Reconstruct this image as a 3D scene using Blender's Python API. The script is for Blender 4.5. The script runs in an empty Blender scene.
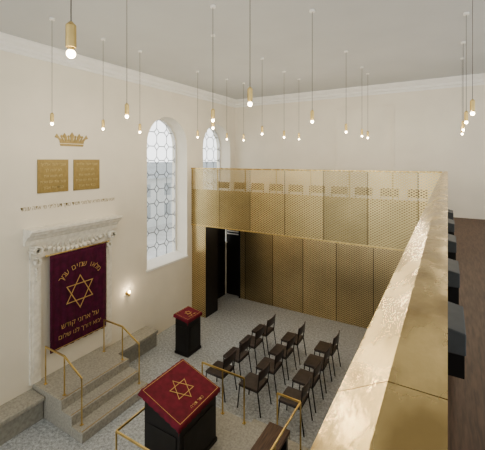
import bpy, bmesh, math, random
from mathutils import Vector, Matrix, noise
random.seed(4)
S=bpy.context.scene
COL=S.collection

# ------------------------------------------------------------ materials
def new_mat(name):
    m=bpy.data.materials.new(name); m.use_nodes=True
    nt=m.node_tree; b=nt.nodes.get('Principled BSDF')
    return m,nt,b
def simple(name,c,rough=.6,metal=0,var=0.0,scale=8,bump=0,bscale=60,c2=None,stretch=None,emis=None,es=0,rvar=0):
    m,nt,b=new_mat(name)
    b.inputs['Base Color'].default_value=(*c,1); b.inputs['Roughness'].default_value=rough; b.inputs['Metallic'].default_value=metal
    tc=nt.nodes.new('ShaderNodeTexCoord'); src=tc.outputs['Object']
    if stretch:
        mp=nt.nodes.new('ShaderNodeMapping'); mp.inputs['Scale'].default_value=stretch
        nt.links.new(src,mp.inputs['Vector']); src=mp.outputs['Vector']
    if var or c2:
        n=nt.nodes.new('ShaderNodeTexNoise'); n.inputs['Scale'].default_value=scale; n.inputs['Detail'].default_value=5
        nt.links.new(src,n.inputs['Vector'])
        r=nt.nodes.new('ShaderNodeValToRGB')
        a=c2 if c2 else tuple(x*(1-var) for x in c)
        z=c if c2 else tuple(min(1,x*(1+var)) for x in c)
        r.color_ramp.elements[0].position=.35; r.color_ramp.elements[1].position=.65
        r.color_ramp.elements[0].color=(*a,1); r.color_ramp.elements[1].color=(*z,1)
        nt.links.new(n.outputs['Fac'],r.inputs['Fac']); nt.links.new(r.outputs['Color'],b.inputs['Base Color'])
        if rvar:
            mr=nt.nodes.new('ShaderNodeMapRange'); mr.inputs['To Min'].default_value=rough-rvar; mr.inputs['To Max'].default_value=rough+rvar
            mr.inputs['From Min'].default_value=.3; mr.inputs['From Max'].default_value=.7
            nt.links.new(n.outputs['Fac'],mr.inputs['Value']); nt.links.new(mr.outputs[0],b.inputs['Roughness'])
    if bump:
        n2=nt.nodes.new('ShaderNodeTexNoise'); n2.inputs['Scale'].default_value=bscale; n2.inputs['Detail'].default_value=4
        nt.links.new(src,n2.inputs['Vector'])
        bp=nt.nodes.new('ShaderNodeBump'); bp.inputs['Strength'].default_value=bump; bp.inputs['Distance'].default_value=.01
        nt.links.new(n2.outputs['Fac'],bp.inputs['Height']); nt.links.new(bp.outputs['Normal'],b.inputs['Normal'])
    if emis:
        b.inputs['Emission Color'].default_value=(*emis,1); b.inputs['Emission Strength'].default_value=es
    return m
def M(nt,op,a,b=None,c=None):
    n=nt.nodes.new('ShaderNodeMath'); n.operation=op
    for i,v in enumerate((a,b,c)):
        if v is None: continue
        if isinstance(v,(int,float)): n.inputs[i].default_value=v
        else: nt.links.new(v,n.inputs[i])
    return n.outputs[0]
def brass_mesh(name,base,hole,cw=.095,ch=.060,see=0.0,panel=1.05,rough=.30,metal=.85,rad=.34):
    m,nt,b=new_mat(name)
    tc=nt.nodes.new('ShaderNodeTexCoord'); sp=nt.nodes.new('ShaderNodeSeparateXYZ'); nt.links.new(tc.outputs['Object'],sp.inputs[0])
    h=M(nt,'ADD',sp.outputs[0],sp.outputs[1])
    v=M(nt,'DIVIDE',sp.outputs[2],ch); u=M(nt,'DIVIDE',h,cw)
    fp=M(nt,'ABSOLUTE',M(nt,'SUBTRACT',M(nt,'FRACT',M(nt,'ADD',u,v)),.5)); fq=M(nt,'ABSOLUTE',M(nt,'SUBTRACT',M(nt,'FRACT',M(nt,'SUBTRACT',u,v)),.5))
    d=M(nt,'MAXIMUM',fp,fq)
    hole_f=M(nt,'LESS_THAN',d,rad)
    pid=M(nt,'FLOOR',M(nt,'DIVIDE',h,panel))
    wn=nt.nodes.new('ShaderNodeTexWhiteNoise'); wn.noise_dimensions='1D'; nt.links.new(pid,wn.inputs['W'])
    br=M(nt,'MULTIPLY_ADD',wn.outputs['Value'],.45,.76)
    ns=nt.nodes.new('ShaderNodeTexNoise'); ns.inputs['Scale'].default_value=1.3; nt.links.new(tc.outputs['Object'],ns.inputs['Vector'])
    br=M(nt,'MULTIPLY',br,M(nt,'MULTIPLY_ADD',ns.outputs['Fac'],.5,.75))
    # seam at panel boundaries
    fs=M(nt,'FRACT',M(nt,'DIVIDE',h,panel))
    seam=M(nt,'GREATER_THAN',M(nt,'MINIMUM',fs,M(nt,'SUBTRACT',1.0,fs)),.012)
    br=M(nt,'MULTIPLY',br,M(nt,'MULTIPLY_ADD',seam,.6,.4))
    mx=nt.nodes.new('ShaderNodeMix'); mx.data_type='RGBA'
    nt.links.new(hole_f,mx.inputs[0]); mx.inputs[6].default_value=(*base,1); mx.inputs[7].default_value=(*hole,1)
    vm=nt.nodes.new('ShaderNodeVectorMath'); vm.operation='SCALE'
    nt.links.new(mx.outputs[2],vm.inputs[0]); nt.links.new(br,vm.inputs['Scale'])
    nt.links.new(vm.outputs[0],b.inputs['Base Color'])
    b.inputs['Metallic'].default_value=metal; b.inputs['Roughness'].default_value=rough
    bp=nt.nodes.new('ShaderNodeBump'); bp.inputs['Strength'].default_value=.4; bp.inputs['Distance'].default_value=.008
    nt.links.new(d,bp.inputs['Height']); nt.links.new(bp.outputs['Normal'],b.inputs['Normal'])
    if see>0:
        nt.links.new(M(nt,'SUBTRACT',1.0,M(nt,'MULTIPLY',hole_f,see)),b.inputs['Alpha'])
    return m

PLASTER=simple('plaster_cream',(.83,.785,.68),.85,var=.025,scale=1.5,bump=.05,bscale=40)
CEIL=simple('ceiling_plaster',(.60,.615,.61),.9,var=.02,scale=1)
WHITE=simple('white_plaster',(.88,.87,.83),.7,var=.02,scale=3)
STONE=simple('carved_stone',(.84,.81,.73),.7,var=.08,scale=12,bump=.3,bscale=30)
CONC=simple('grey_concrete',(.34,.335,.30),.75,var=.12,scale=18,bump=.15,bscale=80)
CONC2=simple('step_concrete',(.40,.385,.34),.7,var=.16,scale=30,bump=.15,bscale=80)
BRASS=simple('brushed_brass',(.66,.50,.22),.30,.9,var=.12,scale=6,bump=.1,bscale=90)
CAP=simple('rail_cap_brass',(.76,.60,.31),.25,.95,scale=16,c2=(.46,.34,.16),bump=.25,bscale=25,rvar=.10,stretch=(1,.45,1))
BRASSD=simple('dark_brass',(.42,.30,.13),.4,.8,var=.1,scale=5)
GOLDP=simple('gold_leaf_paint',(.34,.26,.11),.45,.4,var=.1,scale=20)
GOLDL=simple('pale_gold_lettering',(.62,.52,.30),.5,.2)
GOLDT=simple('gold_thread',(.66,.46,.19),.5,.3)
VELVET=simple('maroon_velvet',(.085,.006,.034),.85,var=.25,scale=9,bump=.2,bscale=120)
RED=simple('crimson_cloth',(.17,.011,.028),.75,var=.2,scale=12,bump=.2,bscale=120)
BLACK=simple('black_stained_wood',(.014,.012,.012),.45,var=.2,scale=6)
METAL=simple('black_metal',(.03,.03,.032),.35,.6)
LEATHER=simple('dark_brown_leather',(.055,.041,.038),.36,var=.2,scale=10,bump=.1,bscale=150)
WOOD=simple('dark_oak_boards',(.13,.075,.05),.5,scale=6,c2=(.07,.04,.027),stretch=(9,.8,1),bump=.1,bscale=10)
OAK=simple('brown_oak',(.10,.05,.025),.5,var=.15,scale=6)
GREY=simple('blue_grey_upholstery',(.075,.085,.095),.6,var=.1,scale=10)
FRAME=simple('window_frame_white',(.74,.74,.72),.5)
LEAD=simple('window_lead_grey',(.20,.21,.215),.5,.1)
BULB=simple('bulb_glow',(1,.85,.6),.3,emis=(1,.80,.5),es=16)
CABLE=simple('pendant_cable',(.12,.11,.10),.6)
PAVE=simple('street_paving',(.55,.55,.54),.9,var=.1,scale=1)
RENDER=simple('pale_facade',(.72,.74,.73),.9,var=.04,scale=1)
ROOFM=simple('slate_roof',(.42,.45,.47),.8,var=.1,scale=3)
MESH_T=brass_mesh('perforated_brass_open',(.68,.55,.30),(.27,.21,.09),see=.9)
MESH_B=brass_mesh('perforated_brass_backed',(.72,.58,.34),(.27,.205,.11))
FLOOR,nt,b=new_mat('terrazzo_floor')
tc=nt.nodes.new('ShaderNodeTexCoord')
v=nt.nodes.new('ShaderNodeTexNoise'); v.inputs['Scale'].default_value=20; v.inputs['Detail'].default_value=6; v.inputs['Roughness'].default_value=.85
nt.links.new(tc.outputs['Object'],v.inputs['Vector'])
r=nt.nodes.new('ShaderNodeValToRGB'); r.color_ramp.elements[0].position=.39; r.color_ramp.elements[1].position=.61
r.color_ramp.elements[0].color=(.25,.27,.29,1); r.color_ramp.elements[1].color=(.64,.67,.69,1)
nt.links.new(v.outputs['Fac'],r.inputs['Fac']); nt.links.new(r.outputs['Color'],b.inputs['Base Color']); b.inputs['Roughness'].default_value=.5
GLASS,nt,b=new_mat('window_glass')
b.inputs['Base Color'].default_value=(.80,.87,.87,1); b.inputs['Roughness'].default_value=.05; b.inputs['Alpha'].default_value=.12

# ------------------------------------------------------------ geometry helpers
def box(bm,x0,x1,y0,y1,z0,z1):
    vs=[bm.verts.new((x,y,z)) for x in (x0,x1) for y in (y0,y1) for z in (z0,z1)]
    for f in ((0,1,3,2),(4,6,7,5),(0,4,5,1),(2,3,7,6),(0,2,6,4),(1,5,7,3)):
        bm.faces.new([vs[i] for i in f])
def tube(bm,p0,p1,r0,r1=None,seg=12):
    p0=Vector(p0);p1=Vector(p1); r1=r0 if r1 is None else r1
    d=p1-p0; L=d.length; q=d.to_track_quat('Z','Y').to_matrix().to_4x4()
    bmesh.ops.create_cone(bm,cap_ends=True,segments=seg,radius1=r0,radius2=r1,depth=L,matrix=Matrix.Translation((p0+p1)/2)@q)
def ball(bm,c,r,sub=2):
    bmesh.ops.create_icosphere(bm,subdivisions=sub,radius=r,matrix=Matrix.Translation(c))
def prism(bm,pts,fn,a,b):
    A=[bm.verts.new(fn(p,a)) for p in pts]; B=[bm.verts.new(fn(p,b)) for p in pts]
    n=len(pts)
    bm.faces.new(A); bm.faces.new(B[::-1])
    for i in range(n): bm.faces.new([A[i],B[i],B[(i+1)%n],A[(i+1)%n]])
def done(name,bm,mat,parent=None,bevel=0,smooth=False,loc=None):
    bmesh.ops.recalc_face_normals(bm,faces=bm.faces)
    me=bpy.data.meshes.new(name); bm.to_mesh(me); bm.free(); me.materials.append(mat)
    if smooth:
        for p in me.polygons: p.use_smooth=len(p.vertices)<=4
    o=bpy.data.objects.new(name,me); COL.objects.link(o)
    if parent: o.parent=parent
    if loc: o.location=loc
    if bevel:
        md=o.modifiers.new('bevel','BEVEL'); md.width=bevel; md.segments=2; md.limit_method='ANGLE'
    return o
def empty(name,loc=(0,0,0)):
    e=bpy.data.objects.new(name,None); e.location=loc; e.empty_display_size=.1; COL.objects.link(e); return e
def boxo(name,x0,x1,y0,y1,z0,z1,mat,parent=None,bevel=0):
    bm=bmesh.new(); box(bm,x0,x1,y0,y1,z0,z1); return done(name,bm,mat,parent,bevel)
def inst(name,src,parent):
    o=bpy.data.objects.new(name,src.data); o.parent=parent; COL.objects.link(o)
    for md in src.modifiers:
        n=o.modifiers.new(md.name,md.type); n.width=md.width; n.segments=md.segments; n.limit_method=md.limit_method
    return o
LEFTM=Matrix(((0,0,1,0),(1,0,0,0),(0,1,0,0),(0,0,0,1)))   # text plane -> wall facing +X
def text_into(bm,s,size,mat4,ext=.002,off=.0008):
    cu=bpy.data.curves.new('tmp','FONT'); cu.body=s; cu.size=size; cu.align_x='CENTER'; cu.align_y='CENTER'; cu.extrude=ext; cu.offset=off
    o=bpy.data.objects.new('tmp',cu); COL.objects.link(o)
    bpy.context.view_layer.update()
    me=bpy.data.meshes.new_from_object(o.evaluated_get(bpy.context.evaluated_depsgraph_get()))
    me.transform(mat4); bm.from_mesh(me)
    bpy.data.objects.remove(o); bpy.data.meshes.remove(me)
def star(bm,R,w,mat4,h=.004):
    for k in (0,1):
        out=[];inn=[]
        for i in range(3):
            a=math.radians(90+120*i+180*k)
            out.append((R*math.cos(a),R*math.sin(a))); inn.append(((R-2*w)*math.cos(a),(R-2*w)*math.sin(a)))
        for i in range(3):
            j=(i+1)%3
            q=[out[i],out[j],inn[j],inn[i]]
            lo=[bm.verts.new(mat4@Vector((x,y,0))) for x,y in q]; hi=[bm.verts.new(mat4@Vector((x,y,h+k*.001))) for x,y in q]
            bm.faces.new(lo[::-1]); bm.faces.new(hi)
            for t in range(4): bm.faces.new([lo[t],lo[(t+1)%4],hi[(t+1)%4],hi[t]])

XL=-6.85; YB=10.9; ZC=7.03; XR=4.0; YF=-3.5
# ------------------------------------------------------------ shell
boxo('floor',XL-.6,XR,YF,YB+.3,-.2,0,FLOOR)
boxo('ceiling',XL-.6,XR,YF,YB+.3,ZC,ZC+.2,CEIL)
bm=bmesh.new(); box(bm,XL-.6,XR,YB,YB+.3,0,ZC); done('wall_back',bm,PLASTER)
WINS=[(6.51,8.14),(8.94,10.57)]
ZS=1.88; ZT=6.03
def arch(y0,y1,z0,zt,n=20):
    r=(y1-y0)/2; c=(y0+y1)/2; zc=zt-r
    pts=[(y0,z0),(y1,z0)]
    for i in range(n+1):
        a=math.pi*i/n; pts.append((c+r*math.cos(a),zc+r*math.sin(a)))
    return pts
cu=bpy.data.curves.new('w','CURVE'); cu.dimensions='2D'; cu.fill_mode='BOTH'; cu.extrude=.3
def addsp(pts):
    sp=cu.splines.new('POLY'); sp.points.add(len(pts)-1)
    for p,q in zip(sp.points,pts): p.co=(q[0],q[1],0,1)
    sp.use_cyclic_u=True
addsp([(YF,0),(YB,0),(YB,ZC),(YF,ZC)])
for a,c in WINS: addsp(arch(a,c,ZS,ZT))
o=bpy.data.objects.new('w',cu); COL.objects.link(o); bpy.context.view_layer.update()
me=bpy.data.meshes.new_from_object(o.evaluated_get(bpy.context.evaluated_depsgraph_get()))
me.transform(Matrix.Translation((XL-.3,0,0))@LEFTM); bpy.data.objects.remove(o)
me.materials.clear(); me.materials.append(PLASTER)
wl=bpy.data.objects.new('wall_left',me); COL.objects.link(wl)
# windows
for k,(a,c) in enumerate(WINS):
    e=empty('window_%d'%(k+1),(XL-.46,(a+c)/2,ZS))
    w=c-a; r=w/2; H=ZT-ZS
    P=arch(-r,r,0,H,24)
    bm=bmesh.new()
    inner=arch(-r+.05,r-.05,.05,H-.05,24)
    n=len(P)
    V=[[bm.verts.new((x,p[0],p[1])) for p in L] for x,L in ((-.03,P),(.03,P),(.03,inner),(-.03,inner))]
    for q in range(4):
        A=V[q];B=V[(q+1)%4]
        for i in range(n): bm.faces.new([A[i],A[(i+1)%n],B[(i+1)%n],B[i]])
    done('frame',bm,FRAME,e)
    # leading: tall rectangular panes with a small lozenge at every crossing
    bm=bmesh.new()
    def inside(y,z):
        if z<0.03 or abs(y)>r-.03: return False
        zc=H-r
        return z<=zc or (y*y+(z-zc)**2)<(r-.03)**2
    def seg(p,q,rad=.012):
        steps=6
        for i in range(steps):
            p1=[p[j]+(q[j]-p[j])*i/steps for j in (0,1)]; p2=[p[j]+(q[j]-p[j])*(i+1)/steps for j in (0,1)]
            if inside(*p1) and inside(*p2): tube(bm,(0,p1[0],p1[1]),(0,p2[0],p2[1]),rad,seg=4)
    cw=w/4; per=.415; ly=.10; lz=.11
    for rr in range(0,int(H/per)+1):
        z=rr*per
        for cc in range(-2,3):
            y=cc*cw
            seg((y,z+lz),(y,z+per-lz)); seg((y+ly,z),(y+cw-ly,z))
            seg((y-ly,z),(y,z+lz)); seg((y,z+lz),(y+ly,z)); seg((y+ly,z),(y,z-lz)); seg((y,z-lz),(y-ly,z))
    done('leading',bm,LEAD,e)
    bm=bmesh.new(); bm.faces.new([bm.verts.new((-.015,p[0],p[1])) for p in P]); done('pane',bm,GLASS,e)
    bm=bmesh.new(); prism(bm,[(XL-.02,ZS-.06),(XL+.03,ZS-.06),(XL+.03,ZS-.01),(XL-.42,ZS+.10),(XL-.42,ZS+.0)],lambda p,t:(p[0],t,p[1]),a-.03,c+.03)
    done('trim_%d'%(k+1),bm,WHITE)
# exterior: paving and a pale house across the street
boxo('street_ground',-60,XL-.62,-10,60,-1.2,-1.0,PAVE)
e=empty('neighbouring_house',(-22,20,-1))
boxo('facade',-4,0,-8,16,0,4.2,RENDER,e)
bm=bmesh.new(); prism(bm,[(.4,4.2),(-4.4,4.2),(-2,5.6)],lambda p,t:(p[0],t,p[1]),-8.3,16.3); done('roof',bm,ROOFM,e)
bm=bmesh.new()
for i in range(9):
    for z in (.8,2.6): box(bm,-.05,.02,-7+i*2.5,-6.2+i*2.5,z,z+1.1)
done('house_windows',bm,ROOFM,e)
# cornices
prof=[(0,0),(0,-.27),(.03,-.27),(.03,-.22),(.07,-.19),(.07,-.13),(.13,-.09),(.17,-.04),(.17,0)]
bm=bmesh.new(); prism(bm,prof,lambda p,t:(XL+p[0],t,ZC+p[1]),YF,YB); done('trim_3',bm,WHITE)
bm=bmesh.new(); prism(bm,prof,lambda p,t:(t,YB-p[0],ZC+p[1]),XL,XR); done('trim_4',bm,WHITE)
bm=bmesh.new()
x0,x1,z0,z1=-3.1,-1.35,3.3,6.45
for q in ((x0,x1,z1-.05,z1),(x0,x0+.05,z0,z1-.05),(x1-.05,x1,z0,z1-.05)): box(bm,q[0],q[1],YB-.03,YB,q[2],q[3])
done('trim_5',bm,PLASTER)

# ------------------------------------------------------------ brass galleries
YG=8.35; ZU=2.80; ZG=3.25; ZR=4.56
boxo('gallery_floor_back',XL,-.12,YG+.10,YB,ZU+.02,ZG,WOOD)
boxo('gallery_floor_side',-.07,XR,YF,YB,ZU+.02,ZG,WOOD)
e=empty('gallery_parapet_back',(XL,YG,ZU))
w=-.10-XL
boxo('perforated_panel',0,w,0,.012,0,ZR-ZU-.03,MESH_T,e)
boxo('inner_panel',0,w,.05,.07,0,ZR-ZU-.66,BRASSD,e)
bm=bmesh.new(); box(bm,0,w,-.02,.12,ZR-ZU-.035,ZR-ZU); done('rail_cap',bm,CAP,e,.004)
bm=bmesh.new(); box(bm,0,w,-.01,.10,-.02,0.012); done('bottom_edge',bm,BRASS,e)
bm=bmesh.new()
for i in range(8): box(bm,i*w/7-.012 if i else 0,i*w/7+.012,.025,.048,0,ZR-ZU-.04)
done('posts',bm,BRASSD,e)
e=empty('gallery_parapet_side',(0,0,ZU))
boxo('perforated_panel',-.085,-.065,YF,YG+.02,0,ZR-ZU-.05,MESH_T,e)
boxo('inner_panel',-.03,-.015,YF,YG,.45,ZR-ZU-.04,BRASSD,e)
bm=bmesh.new()
y=YF; segl=.78; h=ZR-ZU
while y<YG:
    y2=min(y+segl,YG+.10)
    prism(bm,[(0,h-.05),(0,h),(-.056,h),(-.110,h-.03),(-.110,h-.05)],lambda p,t:(p[0],t,p[1]),y+.0007,y2-.0007)
    y=y2
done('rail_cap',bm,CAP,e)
boxo('bottom_edge',-.095,-.01,YF,YG,-.02,.01,BRASS,e)
e=empty('brass_pillar',(XL,YG,0))
boxo('cladding',0.005,.53,0.02,.64,0,ZU-.02,MESH_B,e,.004)
boxo('dark_side_sheet',.531,.545,.03,.64,0,ZU-.02,BLACK,e)  # black sheet that makes this side face of the pillar dark
boxo('wall_screen',-6.2,1.2,10.2,10.3,0,ZU+.02,MESH_B)
boxo('wall_side_screen',1.1,1.2,YF,10.2,0,ZU+.02,MESH_B)
e=empty('door_1',(XL,10.2,0))
boxo('leaf',0,.65,.12,.18,0,2.8,BLACK,e)
boxo('jamb',.60,.66,-.02,.12,0,2.8,BLACK,e)
bm=bmesh.new()
for i in range(6): box(bm,.05,.58,.09,.12,2.15+i*.09,2.19+i*.09)
done('slats',bm,WHITE,e)
boxo('dark_wall_sheet',XL,XL+.03,YG+.66,10.19,0,2.8,BLACK)  # black sheet over the left wall between pillar and doorway
for x in (-5.4,-4.1,-2.8,-1.5,-.4):  # downlights added under the gallery to brighten the brass screen
    e=empty('fill_downlight',(x,9.35,ZU+.02))
    bm=bmesh.new(); tube(bm,(0,0,-.02),(0,0,0),.055,seg=20); done('ring',bm,BRASS,e)
    bm=bmesh.new(); tube(bm,(0,0,-.024),(0,0,-.02),.038,seg=20); done('lens',bm,BULB,e)
    l=bpy.data.lights.new('lamp','POINT'); l.energy=8; l.color=(1,.88,.70); l.shadow_soft_size=.06
    lo=bpy.data.objects.new('lamp',l); lo.parent=e; lo.location=(0,0,-.10); COL.objects.link(lo)

# ------------------------------------------------------------ ark
e=empty('ark_surround',(XL,4.44,0))
bm=bmesh.new()
prism(bm,[(0,3.18),(0,3.50),(.30,3.50),(.30,3.45),(.26,3.43),(.24,3.38),(.17,3.36),(.14,3.30),(.10,3.27),(.08,3.18)],lambda p,t:(p[0],t,p[1]),-1.03,1.03)
done('cornice_shelf',bm,STONE,e)
bm=bmesh.new()
box(bm,0,.06,-.92,.92,2.90,3.18)
for s in (-1,1):
    box(bm,0,.05,s*.82-.10,s*.82+.10,.51,2.92)
    box(bm,.05,.065,s*.82-.055,s*.82+.055,.70,2.72)
done('frieze_and_jambs',bm,STONE,e)
bm=bmesh.new()
for s in (-1,1):
    for i in range(18):
        a=i/17*math.pi*2.6
        rr=.10-.0045*i
        tube(bm,(.03,s*.84+rr*math.cos(a)*s,3.06+rr*math.sin(a)),(.20,s*.84+rr*math.cos(a)*s,3.06+rr*math.sin(a)),.020,seg=8)
    for i in range(10):
        a=i/9*math.pi*1.7+1.2; rr=.07-.004*i
        tube(bm,(.03,s*.82+rr*math.cos(a)*s,2.84+rr*math.sin(a)*1.2),(.14,s*.82+rr*math.cos(a)*s,2.84+rr*math.sin(a)*1.2),.018,seg=8)
    for i in range(4):
        tube(bm,(.07,s*.82,2.72-i*.07),(.10,s*.82,2.66-i*.07),.032-.006*i,.006,8)
for i in range(15):
    t=(i-7)/7; z=2.96+.14*t*t
    ball(bm,(.09,t*.68,z),.052 if i%2 else .036,1)
    tube(bm,(.08,t*.68,z),(.13,t*.68+.04*(1 if t>0 else -1),z-.06),.026,.004,6)
for i in range(-6,7):
    tube(bm,(.06,i*.11,3.03),(.10,i*.11+.06,3.15),.022,.006,6)
    tube(bm,(.06,i*.11,3.03),(.10,i*.11-.06,3.15),.022,.006,6)
done('carved_ornament',bm,STONE,e,smooth=True)

e=empty('ark_curtain',(XL+.12,4.50,0))
bm=bmesh.new(); ny,nz=90,24; hw=.65
grid=[]
for j in range(nz+1):
    z=2.90-(2.90-.98)*j/nz; rowv=[]
    for i in range(ny+1):
        y=-hw+2*hw*i/ny
        x=.012*math.sin(i*.62)*(.4+.6*j/nz)+.008*math.sin(i*.23+1)
        rowv.append(bm.verts.new((x,y,z)))
    grid.append(rowv)
for j in range(nz):
    for i in range(ny): bm.faces.new([grid[j][i],grid[j+1][i],grid[j+1][i+1],grid[j][i+1]])
o=done('velvet',bm,VELVET,e,smooth=True); md=o.modifiers.new('s','SOLIDIFY'); md.thickness=.01
bm=bmesh.new()
star(bm,.36,.020,Matrix.Translation((.03,-.02,2.02))@LEFTM)
word1="ךמע םימש ואלמ"; n=len(word1)
for i,ch in enumerate(word1):
    if ch==' ': continue
    a=math.radians(142-104*i/(n-1)); R=.55
    m4=Matrix.Translation((.03,R*math.cos(a),2.06+R*math.sin(a)*.95))@LEFTM@Matrix.Rotation(a-math.pi/2,4,'Z')
    text_into(bm,ch,.16,m4,.002,-.001)
text_into(bm,"שדוק ינורא לע",.15,Matrix.Translation((.03,0,1.42))@LEFTM,.002,-.001)
text_into(bm,"םולש ונל ךרוד אובי",.13,Matrix.Translation((.03,0,1.22))@LEFTM,.002,-.001)
box(bm,.018,.026,-.63,.63,1.008,1.02)
done('gold_embroidery',bm,GOLDT,e)
bm=bmesh.new(); tube(bm,(0,-.70,2.92),(0,.70,2.92),.015); ball(bm,(0,-.71,2.92),.028); ball(bm,(0,.71,2.92),.028)
for s in (-.6,.6): tube(bm,(-.12,s,2.92),(0,s,2.92),.01)
done('rod',bm,BRASS,e,smooth=True)

for a,c in ((3.67,4.30),(4.42,5.05)):
    e=empty('commandment_tablet',(XL+.004,(a+c)/2,4.15))
    boxo('plate',0,.015,-(c-a)/2,(c-a)/2,0,.66,GOLDP,e)
    bm=bmesh.new()
    for i in range(5):
        text_into(bm,["ךיהלא הוהי יכנא","ךל היהי אל","תא אשת אל","תבש םוי תא רוכז","ךיבא תא דבכ"][i],.078,Matrix.Translation((.016,0,.56-i*.115))@LEFTM,.001,-.0008)
    done('lettering',bm,GOLDL,e)
e=empty('crown_emblem',(XL,4.39,5.09))
bm=bmesh.new()
def flat(pts): prism(bm,pts,lambda p,t:(t,p[0],p[1]),.001,.012)
flat([(-.25,0),(.25,0),(.27,.045),(-.27,.045)])
flat([(-.26,.06),(.26,.06),(.28,.09),(-.28,.09)])
for i in range(5):
    t=(i-2)/2; b0=t*.22; tp=t*.33; h=.30-.05*abs(t); m=(b0+tp)/2
    flat([(b0-.045,.09),(b0+.045,.09),(m+.028,.15),(tp+.045,h-.07),(tp,h),(tp-.045,h-.07),(m-.028,.15)])
for i in range(4):
    t=(i-1.5)/2; b0=t*.24; tp=t*.31
    flat([(b0-.02,.09),(b0+.02,.09),(tp+.012,.19),(tp-.012,.19)])
    tube(bm,(.001,tp,.205),(.012,tp,.205),.024,seg=12)
done('crown_shape',bm,GOLDP,e)
e=empty('wall_inscription',(XL,4.42,3.87))
bm=bmesh.new(); text_into(bm,"דמוע התא ימ ינפל עד ךדגנ דימת ינומלש ארומ אדבע אנא",.115,Matrix.Translation((.001,0,0))@LEFTM,.002,-.0015)
xs=[v.co.y for v in bm.verts]; wd=max(xs)-min(xs); bmesh.ops.scale(bm,vec=(1,2.1/wd,1),verts=bm.verts)
done('lettering',bm,GOLDP,e)

# ------------------------------------------------------------ ark steps, rails, benches
e=empty('ark_steps',(XL+.003,3.58,0))
bm=bmesh.new()
prism(bm,[(0,0),(0,.51),(.95,.51),(.95,.34),(1.25,.34),(1.25,.17),(1.55,.17),(1.55,0)],lambda p,t:(p[0],t,p[1]),0,1.52)
done('stair_block',bm,CONC2,e,.006)
bm=bmesh.new()
for x,z in ((.95,.51),(1.25,.34),(1.55,.17)): box(bm,x-.05,x-.035,0.02,1.50,z,z+.003)
done('nosing_strips',bm,BRASSD,e)
def flatbar(bm,p,q,w=.009,h=.015):
    p=Vector(p);q=Vector(q); d=(q-p).normalized(); up=Vector((0,0,1)) if abs(d.z)<.9 else Vector((1,0,0))
    s=d.cross(up).normalized(); u=s.cross(d)
    A=[];B=[]
    for a,b in ((-w,-h),(w,-h),(w,h),(-w,h)):
        A.append(bm.verts.new(p+s*a+u*b)); B.append(bm.verts.new(q+s*a+u*b))
    bm.faces.new(A); bm.faces.new(B[::-1])
    for i in range(4): bm.faces.new([A[i],B[i],B[(i+1)%4],A[(i+1)%4]])
for yy in (3.70,5.0):
    e=empty('brass_handrail',(0,yy,0)); bm=bmesh.new()
    pts=[(-6.62,1.22),(-6.0,1.22),(-5.48,.98)]
    for p,q in zip(pts,pts[1:]): flatbar(bm,(p[0],0,p[1]),(q[0],0,q[1]))
    done('rail',bm,BRASS,e)
    bm=bmesh.new()
    for x,z0,z1 in ((-6.61,.51,1.21),(-6.0,.51,1.21),(-5.49,.17,.98)):
        flatbar(bm,(x,0,z0),(x,0,z1),.008,.011); box(bm,x-.025,x+.025,-.025,.025,z0,z0+.01)
    done('posts',bm,BRASS,e)
for a,c in ((-3.4,3.57),(5.11,6.46)):
    e=empty('stone_bench',(XL+.003,a,0))
    boxo('base',0,.40,0,c-a,0,.35,CONC,e,.005); boxo('seat_slab',0,.45,0,c-a,.35,.42,CONC2,e,.006)
e=empty('wall_sconce',(XL,5.85,1.49))
bm=bmesh.new(); tube(bm,(0,0,0),(.02,0,0),.05); tube(bm,(.02,0,0),(.08,0,0),.012); tube(bm,(.08,0,-.06),(.08,0,.02),.025); done('bracket',bm,BRASS,e,smooth=True)
bm=bmesh.new(); ball(bm,(.08,0,.045),.032); done('bulb',bm,BULB,e,smooth=True)
l=bpy.data.lights.new('bulb_light','POINT'); l.energy=3; l.color=(1,.8,.55); l.shadow_soft_size=.04
lo=bpy.data.objects.new('bulb_light',l); lo.parent=e; lo.location=(.14,0,.06); COL.objects.link(lo)

# ------------------------------------------------------------ bimah
e=empty('bimah_platform',(0,0,0))
bm=bmesh.new(); box(bm,-3.98,-1.85,3.05,5.08,0,.34); box(bm,-2.98,-2.28,5.08,5.38,0,.17); done('slab',bm,CONC2,e,.006)
e=empty('bimah_railing',(0,0,.34)); bm=bmesh.new(); h=.76
runs=[[(-3.85,5.0),(-2.96,5.0)],[(-2.32,4.95),(-1.93,4.95),(-1.93,3.12)],[(-3.88,3.75),(-3.88,3.13),(-2.1,3.13)]]
for rn in runs:
    for p,q in zip(rn,rn[1:]): flatbar(bm,(p[0],p[1],h),(q[0],q[1],h))
done('rail',bm,BRASS,e)
bm=bmesh.new()
for x,y in ((-3.85,5.0),(-3.4,5.0),(-2.96,5.0),(-2.32,4.95),(-1.93,4.95),(-1.93,4.05),(-1.93,3.12),(-3.88,3.75),(-3.88,3.13),(-3.0,3.13),(-2.1,3.13)):
    flatbar(bm,(x,y,0),(x,y,h),.008,.011); box(bm,x-.025,x+.025,y-.025,y+.025,0,.01)
done('posts',bm,BRASS,e)
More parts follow.
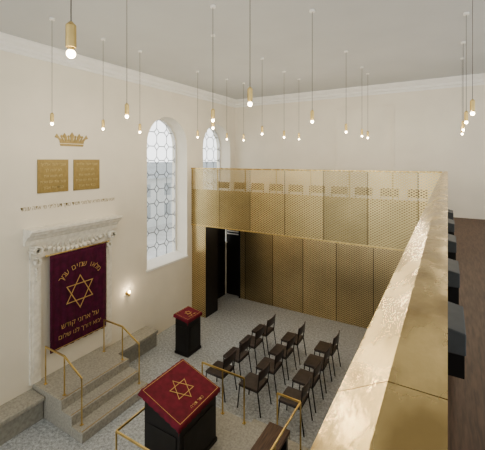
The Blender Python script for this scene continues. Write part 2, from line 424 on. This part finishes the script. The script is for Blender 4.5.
def desk(name,loc,wx,wy,zh,zl,over,cloth,starR):
    e=empty(name,loc)
    bm=bmesh.new()
    hx,hy=wx/2-over,wy/2-over
    prism(bm,[(-hx,0),(hx,0),(hx,zl-.03),(-hx,zh-.03)],lambda p,t:(p[0],t,p[1]),-hy,hy); done('cabinet',bm,BLACK,e,.006)
    bm=bmesh.new(); box(bm,-hx-.015,hx+.015,-hy-.015,hy+.015,0,.06)
    for yy in (-hy,hy): box(bm,-hx+.06,hx-.06,yy-.012,yy+.012,.12,min(zl,zh)-.2)
    box(bm,hx-.01,hx+.012,-hy+.07,hy-.07,.12,zl-.2); done('plinth_and_panels',bm,BLACK,e,.004)
    L=math.hypot(wx,zh-zl); ang=math.atan2(zh-zl,wx)
    R=Matrix.Translation((0,0,(zh+zl)/2))@Matrix.Rotation(ang,4,'Y')
    bm=bmesh.new()
    g=[]; N=28
    for i in range(N+1):
        rv=[]
        for j in range(N+1):
            s=(i/N*2-1); t=(j/N*2-1)
            x=s*(L/2+.07); y=t*(wy/2+.07)
            dx=max(0,abs(x)-L/2); dy=max(0,abs(y)-wy/2)
            z=.012-(dx+dy)*1.0
            px=math.copysign(min(abs(x),L/2)+dx*.15,x); py=math.copysign(min(abs(y),wy/2)+dy*.15,y)
            wob=.006*math.sin(i*1.9+j*2.3)*(1 if dx+dy>0 else .3)
            rv.append(bm.verts.new(R@Vector((px+wob,py+wob,z))))
        g.append(rv)
    for i in range(N):
        for j in range(N): bm.faces.new([g[i][j],g[i+1][j],g[i+1][j+1],g[i][j+1]])
    done('velvet_cloth',bm,cloth,e,smooth=True)
    bm=bmesh.new()
    R2=R@Matrix.Translation((0,0,.018))@Matrix.Rotation(math.pi/2,4,'Z')
    if starR: star(bm,starR,.009,R2)
    def strip(a,b,c,d):
        vs=[bm.verts.new(R@Vector(q)) for q in ((a,c,.019),(b,c,.019),(b,d,.019),(a,d,.019))]; bm.faces.new(vs)
    m=.03; X=L/2-m; Y=wy/2-m; w=.007
    strip(-X,X,-Y,-Y+w); strip(-X,X,Y-w,Y); strip(-X,-X+w,-Y,Y); strip(X-w,X,-Y,Y)
    text_into(bm,"הרות רתכ",.07,R@Matrix.Translation((L/2-.10,0,.018))@Matrix.Rotation(math.pi/2,4,'Z'),.001,-.001)
    done('gold_embroidery',bm,GOLDT,e)
desk('reading_desk',(-3.50,4.03,.34),.78,.96,1.06,.82,.05,RED,.20)
desk('cloth_covered_lectern',(-5.62,6.72,0),.46,.56,.96,.90,.03,RED,.10)
e=empty('bimah_bench',(-2.17,4.1,.34))
boxo('seat',-.17,.17,-.7,.62,.41,.46,WOOD,e,.006)
bm=bmesh.new()
for yy in (-.62,.54): box(bm,-.15,.15,yy-.03,yy+.03,0,.41)
box(bm,-.02,.02,-.6,.52,.1,.3); done('supports',bm,BLACK,e)

# ------------------------------------------------------------ chairs
def chair_parts(parent,seatm):
    bm=bmesh.new(); box(bm,-.22,.20,-.22,.22,.435,.475); s=done('seat',bm,seatm,parent,.014)
    bm=bmesh.new(); g=[]
    for j in range(5):
        z=.64+.20*j/4; rv=[]
        for i in range(11):
            y=-.22+.44*i/10
            rv.append(bm.verts.new((.225+.03*(j/4)+.03*(1-(y/.22)**2),y,z)))
        g.append(rv)
    for j in range(4):
        for i in range(10): bm.faces.new([g[j][i],g[j][i+1],g[j+1][i+1],g[j+1][i]])
    ex=bmesh.ops.extrude_face_region(bm,geom=bm.faces[:]); bmesh.ops.translate(bm,vec=(-.022,0,0),verts=[v for v in ex['geom'] if isinstance(v,bmesh.types.BMVert)])
    bk=done('backrest',bm,seatm,parent,.006,smooth=True)
    bm=bmesh.new()
    for s2 in (-1,1):
        tube(bm,(-.24,s2*.215,0),(-.20,s2*.20,.44),.011,seg=8)
        tube(bm,(.27,s2*.215,0),(.20,s2*.205,.44),.011,seg=8)
        tube(bm,(.20,s2*.205,.44),(.245,s2*.205,.82),.011,seg=8)
        tube(bm,(-.20,s2*.20,.43),(.20,s2*.205,.43),.010,seg=8)
    for xx in (-.2,.2): tube(bm,(xx,-.2,.43),(xx,.2,.43),.010,seg=8)
    fr=done('metal_frame',bm,METAL,parent)
    return s,bk,fr
src=None
for X in (-4.05,-3.25,-2.42):
    for Y in (5.88,6.52,7.16,7.80):
        e=empty('stacking_chair',(X+random.uniform(-.01,.01),Y+random.uniform(-.01,.01),0)); e.rotation_euler[2]=random.uniform(-.03,.03)
        if not src: src=chair_parts(e,LEATHER)
        else:
            for nm,s in zip(('seat','backrest','metal_frame'),src): inst(nm,s,e)
src=None
for i in range(10):
    e=empty('gallery_chair',(-6.2+i*.62,8.95,ZG)); e.rotation_euler[2]=math.radians(90)
    if not src: src=chair_parts(e,OAK)
    else:
        for nm,s in zip(('seat','backrest','metal_frame'),src): inst(nm,s,e)
for y in (2.2,3.35,4.6,5.9,7.1):
    e=empty('gallery_book_rest',(0,y,3.86))
    bm=bmesh.new(); prism(bm,[(-.012,-.12),(-.012,.02),(.085,.0),(.085,-.12)],lambda p,t:(p[0],t,p[1]),0,.42); done('shelf_box',bm,GREY,e,.006)
    bm=bmesh.new()
    for yy in (.08,.34): box(bm,-.012,.08,yy-.01,yy+.01,-.28,-.12)
    done('brackets',bm,METAL,e)

# ------------------------------------------------------------ pendants
P=[(-1.74,1.11),(-5.34,3.09),(-5.43,4.09),(-3.61,3.08),(-5.39,4.93),(-2.91,4.03),(-5.38,6.8),(-3.58,4.96),(-5.2,7.85),(-5.05,8.5),(-1.73,3.04),(-3.48,6.65),(-3.52,7.91),(-3.5,8.86),(-1.73,4.91),(-1.78,7.09),(-1.76,8.5),(-1.76,9.2),(.26,5.05),(.24,6.2),(.25,7.7),(.27,8.9)]
src=None
for x,y in P:
    e=empty('pendant_lamp',(x,y,5.35)); ztop=ZC-5.35
    if not src:
        bm=bmesh.new(); tube(bm,(0,0,.055),(0,0,.175),.027,seg=24); tube(bm,(0,0,.175),(0,0,.195),.027,.007,24); tube(bm,(0,0,.04),(0,0,.055),.016,seg=16); s1=done('brass_body',bm,BRASS,e,.002)
        bm=bmesh.new(); ball(bm,(0,0,.022),.024,3); s2=done('bulb',bm,BULB,e,smooth=True)
        bm=bmesh.new(); tube(bm,(0,0,.19),(0,0,ztop),.0035,seg=6); s3=done('cable',bm,CABLE,e)
        bm=bmesh.new(); tube(bm,(0,0,ztop-.03),(0,0,ztop),.04,seg=20); s4=done('ceiling_rose',bm,WHITE,e)
        src=(s1,s2,s3,s4)
    else:
        for nm,s in zip(('brass_body','bulb','cable','ceiling_rose'),src): inst(nm,s,e)
    l=bpy.data.lights.new('bulb_light','POINT'); l.energy=12; l.color=(1,.86,.66); l.shadow_soft_size=.05
    lo=bpy.data.objects.new('bulb_light',l); lo.parent=e; lo.location=(0,0,-.035); COL.objects.link(lo)

# ------------------------------------------------------------ world + camera
w=bpy.data.worlds.new('World'); S.world=w; w.use_nodes=True
nt=w.node_tree; bg=nt.nodes['Background']; bg.inputs[0].default_value=(.96,.98,.98,1)
tc=nt.nodes.new('ShaderNodeTexCoord'); sp=nt.nodes.new('ShaderNodeSeparateXYZ'); nt.links.new(tc.outputs['Generated'],sp.inputs[0])
st=M(nt,'MULTIPLY_ADD',M(nt,'MAXIMUM',M(nt,'MULTIPLY',sp.outputs[0],-1.0),0.0),1.6,1.35)
nt.links.new(st,bg.inputs[1])
try:
    S.view_settings.look='AgX - Medium High Contrast'
except Exception as ex: print(ex)
cam=bpy.data.cameras.new('camera'); co=bpy.data.objects.new('camera',cam); COL.objects.link(co)
co.location=(0,0,4.8); co.rotation_euler=(math.radians(90),0,math.radians(30.9))
cam.sensor_width=36; cam.lens=343/485*36; cam.shift_y=-65/485; cam.clip_start=.02
S.camera=co
